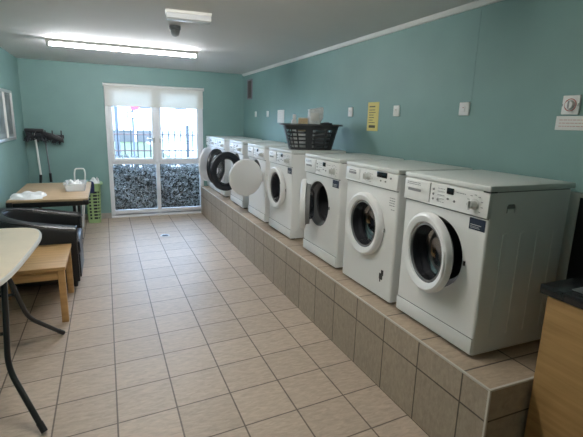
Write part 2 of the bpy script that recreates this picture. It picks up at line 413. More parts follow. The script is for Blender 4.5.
# railing with pointed bars
FY = 10.6
fe = thing('railing_fence', 'dark iron railing with upright bars beyond the hedge outside', 'fence', (.8, FY, GZ))
for z in (.95, 1.32): MB().box(-4, 4, -.012, .012, z, z+.035, .003).build('rail', M['brown_rail'], fe)
for i in range(56):
    x = -3.9+i*.14
    MB().loft([[(x-.014, -.014, .05), (x+.014, -.014, .05), (x+.014, .014, .05), (x-.014, .014, .05)], [(x-.014, -.014, 1.42), (x+.014, -.014, 1.42), (x+.014, .014, 1.42), (x-.014, .014, 1.42)], [(x-.001, -.001, 1.5), (x+.001, -.001, 1.5), (x+.001, .001, 1.5), (x-.001, .001, 1.5)]]).build('bar', M['iron'], fe, smooth_ang=0)
for x in (-2.9, -1.0, 1.02, 2.95): MB().box(x-.035, x+.035, -.035, .035, 0, 1.56, .006).build('post', M['iron'], fe)
lp = thing('lamp_post', 'grey lamp post beyond the railing, left side of window view', 'lamp post', (.36, 15, GZ))
MB().lathe([(0, 0), (.09, 0), (.09, .9), (.055, .95), (.045, 5.2), (0, 5.2)], (0, 0, 0), 'z', 16).build('post', M['grey_roof'], lp)
MB().box(-.08, .55, -.07, .07, 5.2, 5.28, .03).build('lantern', M['grey_roof'], lp)
sg = thing('road_sign', 'road sign with red disc above a dark-edged white plate, seen through window', 'sign', (.80, 14, GZ))
MB().lathe([(0, 0), (.03, 0), (.03, 2.25), (0, 2.25)], (0, .05, 0), 'z', 10).build('post', M['grey_roof'], sg)
MB().lathe([(0, -.01), (.15, -.01), (.15, .01), (0, .01)], (.06, 0, 2.08), 'y', 28).build('disc', M['sign_red'], sg)
MB().box(-.16, .16, -.012, .012, 1.69, 1.90, .004).build('plate_border', M['dark_border'], sg)
MB().box(-.13, .13, -.018, -.010, 1.72, 1.87, .002).build('plate', M['render'], sg)
hs = thing('white_building', 'white rendered building far across the road outside', 'building', (2, 46, GZ))
MB().box(-8, 8, 0, 6, 0, 5.2).build('wall', M['render'], hs)
MB().prism([(-8.4, 5.2), (8.4, 5.2), (7.4, 6.6), (-7.4, 6.6)], 'y', -.3, 6.3).build('roof', M['grey_roof'], hs)
for x in (-5.5, -2.2, 1.2, 4.6):
    w = MB(); rect_frame(w, x, x+1.3, 2.6, 3.9, .08, -.05, .02); wf = w.build('window', M['upvc'], hs)
    MB().box(x+.08, x+1.22, -.02, -.005, 2.68, 3.82).build('pane', M['grey_roof'], wf)
gs = thing('low_wall', 'low grey wall with pale coping far beyond the grass outside', 'wall', (1.6, 34, GZ))
MB().box(-1.7, 1.9, 0, .4, 0, .82).build('wall_face', M['grey_wall'], gs); MB().box(-1.8, 2.0, -.06, .46, .82, .95, .02).build('coping', M['render'], gs)
for x in (-1.7, .35, 1.75): MB().box(x, x+.25, -.08, .0, 0, .86, .01).build('pier', M['render'], gs)

# ================================================================== MACHINES
DEPTH = .528
def shell(mb, w, d, z0, z1, r=.014):
    """open-front cabinet: two sides with rounded front corners, back and bottom"""
    n = 5; hw = w/2
    prof = [(hw, d)]
    prof += [(hw-r+r*math.cos(a), r-r*math.sin(a)) for a in [PI/2*k/n for k in range(n+1)]]
    left = [(-x, y) for x, y in reversed(prof)]
    b = bmesh.new()
    def strip(pp):
        A = [b.verts.new((x, y, z0)) for x, y in pp]; B = [b.verts.new((x, y, z1)) for x, y in pp]
        for i in range(len(pp)-1): b.faces.new((A[i], A[i+1], B[i+1], B[i]))
    strip(prof); strip(left); strip([(-hw, d), (hw, d)])
    b.faces.new([b.verts.new(p) for p in ((-hw, r, z0), (hw, r, z0), (hw, d, z0), (-hw, d, z0))])
    b.faces.new([b.verts.new(p) for p in ((-hw, r, z1), (-hw, d, z1), (hw, d, z1), (hw, r, z1))])
    mb._add(b)
def holed_plate(mb, x0, x1, z0, z1, c, r, y, depth=.03, seg=48):
    """front sheet with a round opening whose lip turns inwards"""
    b = bmesh.new(); ring = []; out = []; inn = []
    for k in range(seg):
        a = 2*PI*k/seg; dx, dz = math.cos(a), math.sin(a)
        ring.append(b.verts.new((c[0]+r*dx, y, c[1]+r*dz))); inn.append(b.verts.new((c[0]+(r-.012)*dx, y+depth, c[1]+(r-.012)*dz)))
        tx = ((x1-c[0]) if dx > 0 else (x0-c[0]))/dx if abs(dx) > 1e-6 else 1e9
        tz = ((z1-c[1]) if dz > 0 else (z0-c[1]))/dz if abs(dz) > 1e-6 else 1e9
        t = min(tx, tz); out.append(b.verts.new((c[0]+t*dx, y, c[1]+t*dz)))
    for k in range(seg):
        j = (k+1) % seg
        b.faces.new((out[k], out[j], ring[j], ring[k])); b.faces.new((ring[k], ring[j], inn[j], inn[k]))
    # square off the corners the radial sampling cuts
    for X, Z in ((x0, z0), (x1, z0), (x1, z1), (x0, z1)):
        a = math.atan2(Z-c[1], X-c[0]) % (2*PI); k = int(a/(2*PI)*seg) % seg; j = (k+1) % seg
        if (out[k].co-Vector((X, y, Z))).length > 1e-4 and (out[j].co-Vector((X, y, Z))).length > 1e-4:
            b.faces.new((out[k], b.verts.new((X, y, Z)), out[j]))
    mb._add(b)
def dashes(mb, x0, x1, z, y, rnd, h=.003):
    x = x0
    while x < x1:
        L = rnd.uniform(.008, .02); mb.box(x, min(x+L, x1), y-.0008, y+.0004, z, z+h); x += L+.004
def machine(kind, label, yc, style):
    """washing machine or dryer; local x along its front, -y outwards"""
    rnd = random.Random(int(yc*1000))
    st = dict(dx=0.0, dz=.455, ring=.205, hole=.155, fz=.70, hinge='left', angle=0, ring_m='door_white', glass='porthole', knob=(.218, .754), disp=(.035, .08, .775, .806), sticker='navy', drawer=True, disc=False, kick=True)
    st.update(style)
    t = thing(kind, label, kind.replace('_', ' '), (XM, yc, HP), -PI/2, 'white laundry machines in a row on the plinth')
    hw = .2985; z0 = .018; fz = st['fz']; zt = .818; dx, dz = st['dx'], st['dz']; hr = st['hole']+.022
    b = MB(); shell(b, 2*hw, DEPTH, z0, zt); holed_plate(b, -hw+.014, hw-.014, z0, fz-.004, (dx, dz), hr, 0)
    b.box(-hw+.012, hw-.012, .002, .012, fz-.006, zt)
    # pressed ribs on the sides
    for sx in (-1, 1):
        for k in range(4):
            yy = .10+k*.115; b.box(sx*hw-.0022, sx*hw+.0022, yy, yy+.03, .10, .62, .002, 1)
    b.build('cabinet', M['enamel2'] if False else M['enamel'], t)
    if st['kick']:
        kp = MB().box(-hw+.004, hw-.004, -.006, .004, .022, .100, .004); kp.build('kick_panel', M['enamel'], t)
        MB().box(-hw+.006, hw-.006, -.0012, .003, .1, .104).build('seam', M['seam'], t)
    for sx in (-1, 1):
        for yy in (.05, DEPTH-.06): MB().lathe([(0, 0), (.022, 0), (.022, .012), (.012, .014), (.012, .02), (0, .02)], (sx*.245, yy, 0), 'z', 14).build('foot', M['dark_plastic'], t)
    if abs(yc-1.68) < .01:
        rc = MB().prism([(.105, .722), (.105, .752), (.112, .762), (.148, .762), (.155, .752), (.155, .722)], 'x', hw-.0005, hw+.0012).build('side_grip', M['rubber'], t); rc['label'] = 'dark arched grip recess in the side panel'
        MB().box(hw+.0008, hw+.0022, .108, .152, .722, .742, .0005).build('grip_lip', M['enamel'], rc)
        MB().box(.262, .3005, -.0125, .03, .818, .8235).build('corner_clip', M['dark_plastic'], t)
    # lid
    MB().box(-.3, .3, -.012, DEPTH+.032, .822, .85, .006, 3).build('lid', M['lid'], t)
    MB().box(-hw+.004, hw-.004, .004, DEPTH-.004, .816, .823).build('lid_seam', M['seam'], t)
    # fascia, leaning back slightly
    MB().prism([(-.013, fz+.003), (-.009, .815), (-.004, .8205), (.012, .8205), (.012, fz), (-.010, fz)], 'x', -hw+.001, hw-.001, .002).build('control_panel', M['fascia'], t)
    MB().box(-hw+.004, hw-.004, -.0015, .004, fz-.006, fz+.001).build('panel_seam', M['seam'], t)
    y = -.0118
    if st['drawer']:
        d = MB().box(-hw+.006, -.088, -.0155, -.004, fz+.008, .812, .003).build('detergent_drawer', M['fascia'], t)
        h = MB().box(-.262, -.155, -.0165, -.0145, .752, .768, .0008).build('drawer_grip', M['print'], d)
        h2 = MB().box(-.265, -.15, -.021, -.0145, .767, .775, .002).build('drawer_lip', M['fascia'], d)
        MB().box(-.0875, -.0855, -.0128, -.004, fz+.006, .814).build('drawer_gap', M['seam'], t)
        pr = MB(); 
        for zz in (.788, .797): dashes(pr, -.27, -.16, zz, -.0158, rnd, .0035)
        pr.build('drawer_print', M['print'], d)
    kx, kz = st['knob']
    k = MB().lathe([(0, -.034), (.016, -.033), (.0175, -.030), (.0195, -.004), (.026, -.002), (.026, .002), (0, .002)], (kx, y, kz), 'y', 28)
    kn = k.build('dial_knob', M['knob'], t)
    MB().box(kx-.003, kx+.003, y-.042, y-.025, kz-.017, kz+.017, .002).build('dial_grip', M['knob'], kn)
    a, b_, c, d_ = st['disp']
    MB().box(a, b_, y-.0025, y+.002, c, d_, .001).build('display', M['display'], t)
    bt = [( -.06, .76), (-.06, .735), (-.06, .785), (-.025, .735), (.045, .75), (.09, .745)] if st['drawer'] else [(.23, .79), (.13, .765), (.18, .765)]
    for bx, bz in bt:
        MB().lathe([(0, -.004), (.0055, -.0035), (.006, .002), (0, .002)], (bx, y, bz), 'y', 12).build('button', M['print'], t)
    pr = MB()
    for i in range(9):
        an = -2.3+i*.58; px, pz = kx+.044*math.sin(an), kz+.044*math.cos(an)
        if abs(pz-.757) < .05: pr.box(px-.006, px+.006, y-.0012, y+.001, pz-.0015, pz+.0015)
    for zz in (.725, .742, .76, .778, .793):
        dashes(pr, -.03, .02, zz, y, rnd, .0025)
    dashes(pr, .10, .16, .79, y, rnd, .003)
    pr.build('panel_print', M['print'], t)
    if st['sticker'] == 'navy':
        s = MB().box(.19, .284, -.0015, .001, .633, .688).build('sticker', M['navy'], t); s['label'] = 'dark navy sticker with pale lines'
        q = MB().box(.198, .262, -.0022, -.001, .655, .6585).box(.198, .25, -.0022, -.001, .647, .649).box(.198, .256, -.0022, -.001, .641, .643)
        q.build('sticker_print', M['knob'], s)
    if st['sticker'] == 'black':
        s = MB().box(.17, .205, -.0015, .001, .135, .175).box(.188, .212, -.0015, .001, .165, .20).box(.176, .186, -.0015, .001, .118, .14).build('sticker', M['dark_plastic'], t); s['label'] = 'small torn black sticker'
        q = MB()
        for zz in (.625, .64, .655, .67): dashes(q, .22, .275, zz, -.0006, rnd, .004)
        dashes(q, .24, .275, .60, -.0006, rnd, .004)
        q.build('label_print', M['print'], t)
    # opening: gasket and drum
    hole = st['hole']
    MB().lathe([(hr-.004, .004), (hr-.012, .03), (hole-.01, .045), (hole-.018, .06), (hole-.006, .085), (hole+.03, .10)], (dx, 0, dz), 'y', 48).build('gasket', M['rubber'], t)
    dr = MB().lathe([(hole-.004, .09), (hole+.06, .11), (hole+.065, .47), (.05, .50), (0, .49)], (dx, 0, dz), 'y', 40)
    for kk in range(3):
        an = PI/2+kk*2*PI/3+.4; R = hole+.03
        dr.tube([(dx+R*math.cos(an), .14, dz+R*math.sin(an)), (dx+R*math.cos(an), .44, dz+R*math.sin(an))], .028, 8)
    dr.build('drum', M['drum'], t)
    # door, turning about its hinge
    R = st['ring']; left = st['hinge'] == 'left'; sgn = 1 if left else -1
    hx = dx - sgn*(R-.006)
    D = dict(loc=(hx, -.010, dz), rot=(0, 0, -sgn*st['angle']))
    cx = sgn*(R-.006); hi = st['hole'] if not st['disc'] else 0
    if st['disc']:
        door = MB().lathe([(0, -.034), (R-.03, -.032), (R-.008, -.026), (R, -.014), (R-.002, .002), (R-.02, .004), (0, .004)], (cx, 0, 0), 'y', 56).build('door', M[st['ring_m']], t, **D)
        MB().lathe([(0, .003), (R-.05, .003), (R-.06, .03), (0, .034)], (cx, 0, 0), 'y', 48).build('door_plug', M['door_white'], door)
        MB().lathe([(R-.035, .004), (R-.018, .004), (R-.018, .012), (R-.035, .012)], (cx, 0, 0), 'y', 48, closed=True).build('door_seal', M['rubber'], door)
    else:
        ri = hi-.012
        door = MB().lathe([(ri, -.016), (ri+.004, -.024), (hi+.012, -.033), (R-.018, -.035), (R-.005, -.028), (R, -.016), (R-.001, .004), (R-.012, .008), (hi+.006, .008), (ri, .002)], (cx, 0, 0), 'y', 56, closed=True).build('door', M[st['ring_m']], t, **D)
        bowl = MB().lathe([(ri+.001, -.014), (ri-.012, -.010), (ri-.02, .02), (ri-.035, .06), (ri-.06, .072), (0, .075)], (cx, 0, 0), 'y', 48) if st['glass'] == 'porthole' else MB().lathe([(ri+.002, -.012), (ri*.6, -.018), (0, -.02)], (cx, 0, 0), 'y', 48)
        bowl.build('door_glass', M[st['glass']], door)
        MB().lathe([(ri-.002, -.012), (ri-.014, -.016), (ri-.014, -.006), (ri-.002, .0)], (cx, 0, 0), 'y', 48, closed=True).build('glass_rim', M['rubber'] if st['ring_m'] == 'door_white' else M['ring_black'], door)
        MB().lathe([(R-.024, .006), (hi+.002, .012), (hi-.004, .040), (hi-.012, .040), (hi-.008, .006)], (cx, 0, 0), 'y', 48, closed=True).build('door_collar', M['rubber'] if st['ring_m'] == 'door_white' else M['ring_black'], door)
        # grip recess on the free side
        g = MB(); n = 9; ro, ri2 = R-.012, hi+.014
        a0 = 0 if left else PI
        pts = [(cx+ro*math.cos(a0-.33+.66*i/n), ro*math.sin(a0-.33+.66*i/n)) for i in range(n+1)] + [(cx+ri2*math.cos(a0+.33-.66*i/n), ri2*math.sin(a0+.33-.66*i/n)) for i in range(n+1)]
        g.prism(pts, 'y', -.0385, -.0345, .001)
        g.build('door_grip', M[st['ring_m']], door)
    hg = MB()
    hg.box(hx-.012, hx+.012, -.012, .004, dz-.055, dz+.055, .003); hg.build('hinge', M['enamel'], t)
    if st.get('latch', True): MB().box(dx+sgn*(hr+.014)-.006, dx+sgn*(hr+.014)+.006, -.004, .002, dz-.012, dz+.012, .002).build('latch', M['dark_plastic'], t)
    return t

m1 = machine('washing_machine', 'white washing machine nearest the wooden cabinet, glass door just ajar', 1.68, dict(angle=.16, dx=-.02, ring=.212, hole=.172))
m2 = machine('washing_machine', 'white washing machine with central dial and small black sticker at lower right', 2.345,
             dict(knob=(-.012, .777), disp=(.085, .19, .785, .818), sticker='black', fz=.722, dx=-.02, dz=.458, ring=.21, hole=.170, drawer=False, kick=False))
# its own drawer front at the left of the dial
d = MB().box(-.285, -.115, -.0155, -.004, .735, .812, .003).build('detergent_drawer', M['fascia'], m2)
MB().box(-.25, -.155, -.0170, -.0145, .772, .788, .0008).build('drawer_grip', M['print'], d)
MB().box(-.245, -.16, -.0165, -.0150, .793, .799).build('drawer_print', M['print'], d)
m3 = machine('washing_machine', 'white washing machine right of the black basket, round door swung partly open', 3.04, dict(angle=.48, dx=-.05, dz=.458, ring=.205, hole=.165))
m4 = machine('washing_machine', 'white washing machine carrying the black basket on its lid, door shut', 3.93, dict(dx=-.055, dz=.462, ring=.212, hole=.166))
m5 = machine('tumble_dryer', 'white tumble dryer with plain white round door wide open towards camera', 4.66,
             dict(hinge='right', angle=1.75, disc=True, ring=.2, hole=.15, dz=.51, dx=-.01, sticker=None))
m6 = machine('tumble_dryer', 'white tumble dryer with large black-ringed door open, nearest of the black-ringed pair', 5.49,
             dict(hinge='right', angle=1.95, ring=.24, hole=.175, dz=.495, dx=.01, ring_m='ring_black', glass='clear', sticker=None))
m7 = machine('tumble_dryer', 'white tumble dryer whose black-ringed door is half hidden by the nearer black ring', 6.386,
             dict(hinge='right', angle=2.42, ring=.245, hole=.185, dz=.475, dx=.0, ring_m='ring_black', glass='clear', sticker=None))
m8 = machine('tumble_dryer', 'white tumble dryer at far end beside window, plain white door open', 6.99,
             dict(hinge='right', angle=2.45, disc=True, ring=.255, hole=.15, dz=.445, dx=.0, sticker=None))
LIDZ = HP+.85

# ------------------------------------------------------------------ black laundry basket and contents
def basket_loop(a, b, n=4.0, k=40):
    out = []
    for i in range(k):
        t = 2*PI*i/k; c, s = math.cos(t), math.sin(t)
        out.append((a*math.copysign(abs(c)**(2/n), c), b*math.copysign(abs(s)**(2/n), s)))
    return out
def slatted_basket(mat_, a0, b0, a1, b1, h, parent, cols, rows, k=80, rim=.02, n=4.0):
    """tapering basket whose wall is pierced by rows of slots, as real openings"""
    b = bmesh.new(); lev = [0, .06] + [] 
    zs = [0, .10]; 
    for r in range(rows): 
        z = .10+.74*r/rows; zs += [z+.74/rows*.62, z+.74/rows]
    zs += [1.0]; zs = sorted(set(zs))
    rings = []
    for z in zs:
        rings.append([b.verts.new((x, y, z*h)) for x, y in basket_loop(a0+(a1-a0)*z, b0+(b1-b0)*z, n, k)])
    per = k//cols
    for j in range(len(zs)-1):
        slot = 1 <= j < len(zs)-2 and j % 2 == 1
        for i in range(k):
            if slot and (i % per) < per-1 and per > 1 and (i//per) % 7 != 3: continue
            b.faces.new((rings[j][i], rings[j][(i+1) % k], rings[j+1][(i+1) % k], rings[j+1][i]))
    b.faces.new(rings[0][::-1])
    bmesh.ops.recalc_face_normals(b, faces=b.faces[:])
    bmesh.ops.solidify(b, geom=b.faces[:], thickness=.004)
    m = MB(); m._add(b); o = m.build('body', mat_, parent, smooth_ang=30)
    lp = basket_loop(a1+.006, b1+.006, n, k)
    r = MB(); sec = []
    rr = bmesh.new()
    A = [[rr.verts.new((x*(1+e/a1), y*(1+e/b1), h+z)) for x, y in lp] for e, z in ((-.006, 0.004), (.022, .004), (.026, -.012), (.020, -.012), (.018, -.003), (-.006, -.003))]
    for P_, Q_ in zip(A, A[1:]+A[:1]):
        for i in range(k): rr.faces.new((P_[i], P_[(i+1) % k], Q_[(i+1) % k], Q_[i]))
    bmesh.ops.recalc_face_normals(rr, faces=rr.faces[:]); r._add(rr); r.build('rim', mat_, parent)
    return o
BC = (1.845, 3.85); BRZ = -.30
bk = thing('laundry_basket', 'black plastic laundry basket of odds and ends on top of a washing machine', 'basket', (BC[0], BC[1], LIDZ+.001), BRZ)
slatted_basket(M['basket_black'],   .205, .13, .27, .18, .24, bk, 20, 5)
def inb(lx, ly, z):
    c, s = math.cos(BRZ), math.sin(BRZ); return (BC[0]+c*lx-s*ly, BC[1]+s*lx+c*ly, LIDZ+z)
def bundle(name, label, cat, loc, rz, a, b, h, m, seed):
    rr = random.Random(seed); secs = []
    for sc_, z in ((.75, 0), (.97, .12), (1.0, .45), (.98, .75), (.8, .93), (.4, 1.0)):
        secs.append([(x*sc_*(1+rr.uniform(-.05, .05)), y*sc_*(1+rr.uniform(-.05, .05)), z*h+rr.uniform(0, .03)*h*(z > 0)) for x, y in basket_loop(a, b, 3, 28)])
    o = MB().loft(secs).build(name, m, None, loc, 60, (0, 0, rz)); return tag(o, label, cat)
bundle('towel', 'bundled white towel in the left half of the black basket', 'towel', inb(-.105, 0, .006), BRZ, .088, .115, .16, M['white_cloth'], 3)
bundle('towel', 'bundled grey towel in the right half of black basket under the dish', 'towel', inb(.115, 0, .006), BRZ, .078, .11, .18, M['grey_plastic'], 4)
g = thing('detergent_bag', 'crumpled clear and white packet standing tallest in the black basket', 'bag', inb(.010, .0, .006), BRZ)
secs = []
rb = random.Random(5)
for z in (0, .1, .2, .24, .30, .36, .385):
    w_ = .026+.05*max(0, min(1, (z-.18)/.1))
    secs.append([(x*(1-.05*z/.385)+rb.uniform(-.004, .004)+(.035*max(0, min(1, (z-.18)/.1))), y*(1-.3*z/.385)+rb.uniform(-.006, .006), z+(.012*math.sin(x*30) if z > .31 else 0)) for x, y in basket_loop(w_, .05, 5, 24)])
MB().loft(secs).build('bag_body', M['bag'], g)
MB().box(-.02, .06, -.052, -.044, .27, .34, .001).build('bag_label', M['white_plastic'], g)
g = thing('carton', 'small tan carton in the black basket, left of the tall packet', 'carton', inb(-.075, .0, .172), BRZ)
MB().box(-.045, .042, -.035, .035, 0, .125, .004).build('carton_body', M['tan'], g)
MB().box(-.044, .041, -.034, .034, .123, .129, .002).build('carton_flap', M['paper'], g)
g = thing('bottle', 'white-capped plastic bottle at the left end of the black basket', 'bottle', inb(-.158, .03, .172), BRZ)
MB().lathe([(0, 0), (.028, 0), (.030, .02), (.030, .08), (.024, .105), (.014, .115), (.014, .13), (0, .13)], (0, 0, 0), 'z', 24).build('bottle_body', M['bag'], g)
MB().lathe([(0, .125), (.017, .125), (.017, .155), (.013, .16), (0, .16)], (0, 0, 0), 'z', 20).build('cap', M['white_plastic'], g)
g = thing('dish', 'dark shallow dish in the black basket, right of the tall packet', 'dish', inb(.155, 0, .22), BRZ)
MB().lathe([(0, 0), (.045, 0), (.06, .035), (.057, .037), (.042, .006), (0, .005)], (0, 0, 0), 'z', 28).build('bowl', M['dark_plastic'], g)
MB().box(-.03, .03, -.02, .02, .006, .046, .008).build('sponge', M['grey_plastic'], g)

# ------------------------------------------------------------------ wall fittings, right wall
def on_wall(name, label, cat, y, z, group=None): return thing(name, label, cat, (XR, y, z), -PI/2, group)   # local x towards the camera end, -y into the room
def switch(y, z, label, w=.086, h=.086, red=False):
    t = on_wall('fused_switch' if not red else 'cooker_switch', label, 'switch', y, z, 'white switches along the right wall')
    MB().box(-w/2, w/2, -.012, 0, -h/2, h/2, .004).build('switch_plate', M['white_plastic'], t)
    if not red:
        MB().box(-.012, .012, -.017, -.010, -.018, .018, .002).build('rocker', M['white_plastic'], t)
        MB().box(-.005, .005, -.0182, -.0165, .006, .010).build('indicator', M['red'], t)
    else:
        MB().lathe([(0, -.03), (.020, -.028), (.023, -.012), (0, -.012)], (0, 0, 0), 'y', 24).build('rotary_dial', M['white_plastic'], t)
        MB().tube([(.030*math.cos(a), -.0128, .030*math.sin(a)) for a in [PI*2*k/24 for k in range(24)]], .0022, 6, closed=True).build('dial_marking', M['red'], t)
        MB().box(-.044, -.040, -.0128, -.011, -.006, .006).build('marking', M['print'], t); MB().box(.038, .043, -.0128, -.011, -.007, .007).build('marking', M['print'], t)
        MB().box(-.004, .004, -.0315, -.027, -.018, .018, .001).build('dial_pointer', M['print'], t)
switch(1.527, 1.703, 'square white rotary switch with red dial mark above the white label strip', .092, .096, True)
switch(2.253, 1.696, 'white switch on the wall behind the second machine, right of yellow notice')
switch(2.991, 1.693, 'white switch on the wall just right of the yellow notice', .075)
switch(3.721, 1.693, 'white switch on the wall just left of the yellow notice', .075)
switch(6.074, 1.69, 'small white switch between far wall and white notice', .075)
switch(6.62, 1.69, 'small white switch on right wall nearest the far corner', .07)
t = on_wall('notice_sheet', 'bright white notice on the wall behind the left end of the black basket', 'notice', 5.557, 1.655)
MB().box(-.12, .12, -.006, 0, -.085, .085, .002).build('sheet', M['paper'], t)
n = MB()
for k in range(4): n.box(-.05, .05-.02*(k % 2), -.0068, -.0055, .06-k*.03, .064-k*.03)
n.build('print', M['knob'], t)
t = on_wall('label_strip', 'white strip with lines of red print below the rotary switch', 'sign', 1.462, 1.612)
MB().box(-.135, .135, -.006, 0, -.036, .036, .002).build('strip', M['paper'], t)
n = MB(); rl = random.Random(2)
for k in range(3): dashes(n, -.115, .12, .014-k*.016, -.0062, rl, .004)
n.build('print', M['faint_red'], t)
t = on_wall('yellow_notice', 'yellow notice with dark print between two white switches', 'notice', 3.335, 1.648)
MB().box(-.085, .085, -.003, 0, -.125, .125).build('sheet', M['yellow'], t)
n = MB(); rl = random.Random(8)
n.box(-.06, .03, -.0040, -.0028, .082, .092)
for k, L in enumerate((.07, .08, .05, .06, .04, .075)): dashes(n, -.06, -.06+L+.02, .055-k*.022, -.0034, rl, .006)
n.box(-.055, .045, -.0040, -.0028, -.098, -.075)
n.build('print', M['ink'], t)
t = on_wall('vent_grille', 'dark louvred vent high on the right wall near the far corner', 'vent', 6.93, 2.085)
f = MB(); rect_frame(f, -.12, .12, -.155, .155, .022, -.014, 0, .003); f.build('vent_frame', M['vent_frame'], t)
MB().box(-.1, .1, -.004, 0, -.135, .135).build('vent_back', M['vent'], t)
sl = MB()
for k in range(11): 
    z = -.125+k*.024; sl.prism([(-.012, z-.004), (-.010, z-.006), (-.003, z+.010), (-.005, z+.012)], 'x', -.1, .1)
sl.build('louvre', M['vent'], t)
t = on_wall('conduit', 'thin painted cable conduit rising above the second machine\'s switch', 'conduit', 2.21, 1.74)
MB().box(-.004, .004, -.0012, 0, 0, ZC-1.74-.034).build('conduit_strip', M['wall'], t)
# dark framed splashback behind the worktop
t = on_wall('splashback', 'dark splashback panel with a pale frame standing behind the black worktop', 'splashback', .65, .48)
MB().box(-.79, .78, -.012, 0, 0, .785, .003).build('panel', M['dark_plastic'], t)
f = MB().box(-.81, -.745, -.022, 0, .001, .787, .003).box(-.75, .80, -.022, 0, .765, .787, .003); f.build('edge_frame', M['pale_grey'], t)

# ------------------------------------------------------------------ base cabinet, worktop, sink
CX = 1.70
cb = thing('base_cabinet', 'oak base cabinet at the near end of the tiled plinth', 'cabinet', (CX, .4, 0))
MB().box(.02, .46, .728, .746, .10, .885).box(.02, .46, -1.15, -1.132, .10, .885).box(.02, .46, -1.132, .728, .10, .118).box(.44, .46, -1.132, .728, .118, .885).box(.02, .04, -1.132, .728, .82, .885).build('carcass', M['oak'], cb)
MB().box(.04, .44, -1.13, .735, 0, .10).build('toe_kick', M['dark_plastic'], cb)
for y0, y1 in ((.13, .742), (-.487, .125), (-1.105, -.492)):
    d = MB().box(0, .019, y0, y1, .02, .882, .002).build('door', M['oak'], cb)
    MB().tube([(-.03, y0+.05, .70), (-.03, y0+.05, .83)], .006, 10).tube([(-.03, y0+.05, .71), (0, y0+.05, .71)], .005, 8).tube([(-.03, y0+.05, .82), (0, y0+.05, .82)], .005, 8).build('handle', M['stainless'], d)
wt = thing('worktop', 'black worktop on the oak cabinet beside the nearest washing machine', 'worktop', (CX, .4, .886))
w = MB().box(-.01, .488, .66, .775, 0, .042, .004).box(-.01, .488, -1.16, .16, 0, .042, .004).box(-.01, .06, .15, .67, 0, .0415, .004).box(.42, .488, .15, .67, 0, .0415, .003)
w.build('slab', M['worktop'], wt)
sk = thing('sink', 'stainless steel sink let into the black worktop', 'sink', (CX+.24, .81, .929))
f = MB(); f.box(-.195, -.165, -.265, .265, 0, .004, .0015).box(.165, .195, -.265, .265, 0, .004, .0015).box(-.17, .17, -.265, -.235, 0, .004, .0015).box(-.17, .17, .235, .265, 0, .004, .0015)
f.build('sink_rim', M['stainless'], sk)
secs = [[(x, y, z) for x, y in basket_loop(a, b, 7, 40)] for a, b, z in ((.168, .238, .002), (.160, .230, -.02), (.15, .22, -.16), (.12, .19, -.175), (.03, .03, -.18))]
MB().loft(secs[::-1], caps=False).lathe([(0, -.182), (.032, -.182), (.032, -.178), (0, -.178)], (0, 0, 0), 'z', 20).build('sink_bowl', M['stainless'], sk)

# ================================================================== LEFT SIDE
# cream table, bowed plastic top on bent black tubes
TZ = .78
ft = thing('folding_table', 'cream plastic topped folding table with bent black tube legs', 'table', (-.728, 2.87, 0), -math.radians(4))
def top_loop(a, b): return basket_loop(a, b, 3.5, 72)
secs = [[(x, y, z) for x, y in top_loop(.272+e, .69+e)] for e, z in ((-.014, TZ-.004), (-.004, TZ-.004), (.0, TZ-.012), (0, TZ-.026), (-.012, TZ-.034), (-.03, TZ-.034))]
secs2 = [[(x, y, z) for x, y in top_loop(.272+e, .69+e)] for e, z in ((-.02, TZ-.033), (-.02, TZ-.002), (-.008, TZ), (-.02, TZ))]
m = MB(); m.loft([[(x, y, TZ-.005) for x, y in top_loop(.260, .678)], [(x, y, TZ-.001) for x, y in top_loop(.258, .676)], [(x, y, TZ) for x, y in top_loop(.252, .67)]]); m.build('table_top', M['cream'], ft)
m = MB(); m.loft(secs); m.build('table_edge', M['cream_edge'], ft)
zt = TZ-.036
# foot, bend, top positions (local, mirrored in x)
import itertools
def tl(x, y):  # world to table-local
    a = math.radians(4); X, Y = x+.728, y-2.87
    return (X*math.cos(a)-Y*math.sin(a), X*math.sin(a)+Y*math.cos(a))
for (fy, by, ty, bx_, tx_, bz_) in ((2.21, 2.40, 2.47, -.535, -.52, .295), (3.32, 3.10, 2.95, -.545, -.635, .26)):
    for sx in (1, -1):
        fx, bx, tx = (-.375, bx_, tx_) if sx > 0 else (-1.02, -1.43-bx_+.04, -1.43-tx_)
        F, B, U = tl(fx, fy), tl(bx, by), tl(tx, ty)
        pts = [Vector((F[0], F[1], .014)), Vector((B[0], B[1], bz_)), Vector((U[0], U[1], zt))]
        L = MB().tube(pts, .0145, 12, round_n=8, bend=.22).build('leg', M['tube_black'], ft)
        d = (pts[1]-pts[0]).normalized()
        MB().tube([pts[0]-d*.006+Vector((0, 0, .002)), pts[0]+d*.05], .0165, 12).build('foot_cap', M['dark_plastic'], L)
for (ty, by, ax, bx) in ((2.47, 2.41, -.52, -.91), (2.95, 3.05, -.635, -.795)):
    a, b = tl(ax, ty), tl(bx, ty); MB().tube([(a[0], a[1], zt-.008), (b[0], b[1], zt-.008)], .011, 10).build('cross_bar', M['tube_black'], ft)
    a, b = tl(ax*.5-.27, (ty+by)/2), tl(bx*.5-.44, (ty+by)/2); MB().tube([(a[0], a[1], .47), (b[0], b[1], .47)], .009, 10).build('cross_bar', M['tube_black'], ft)

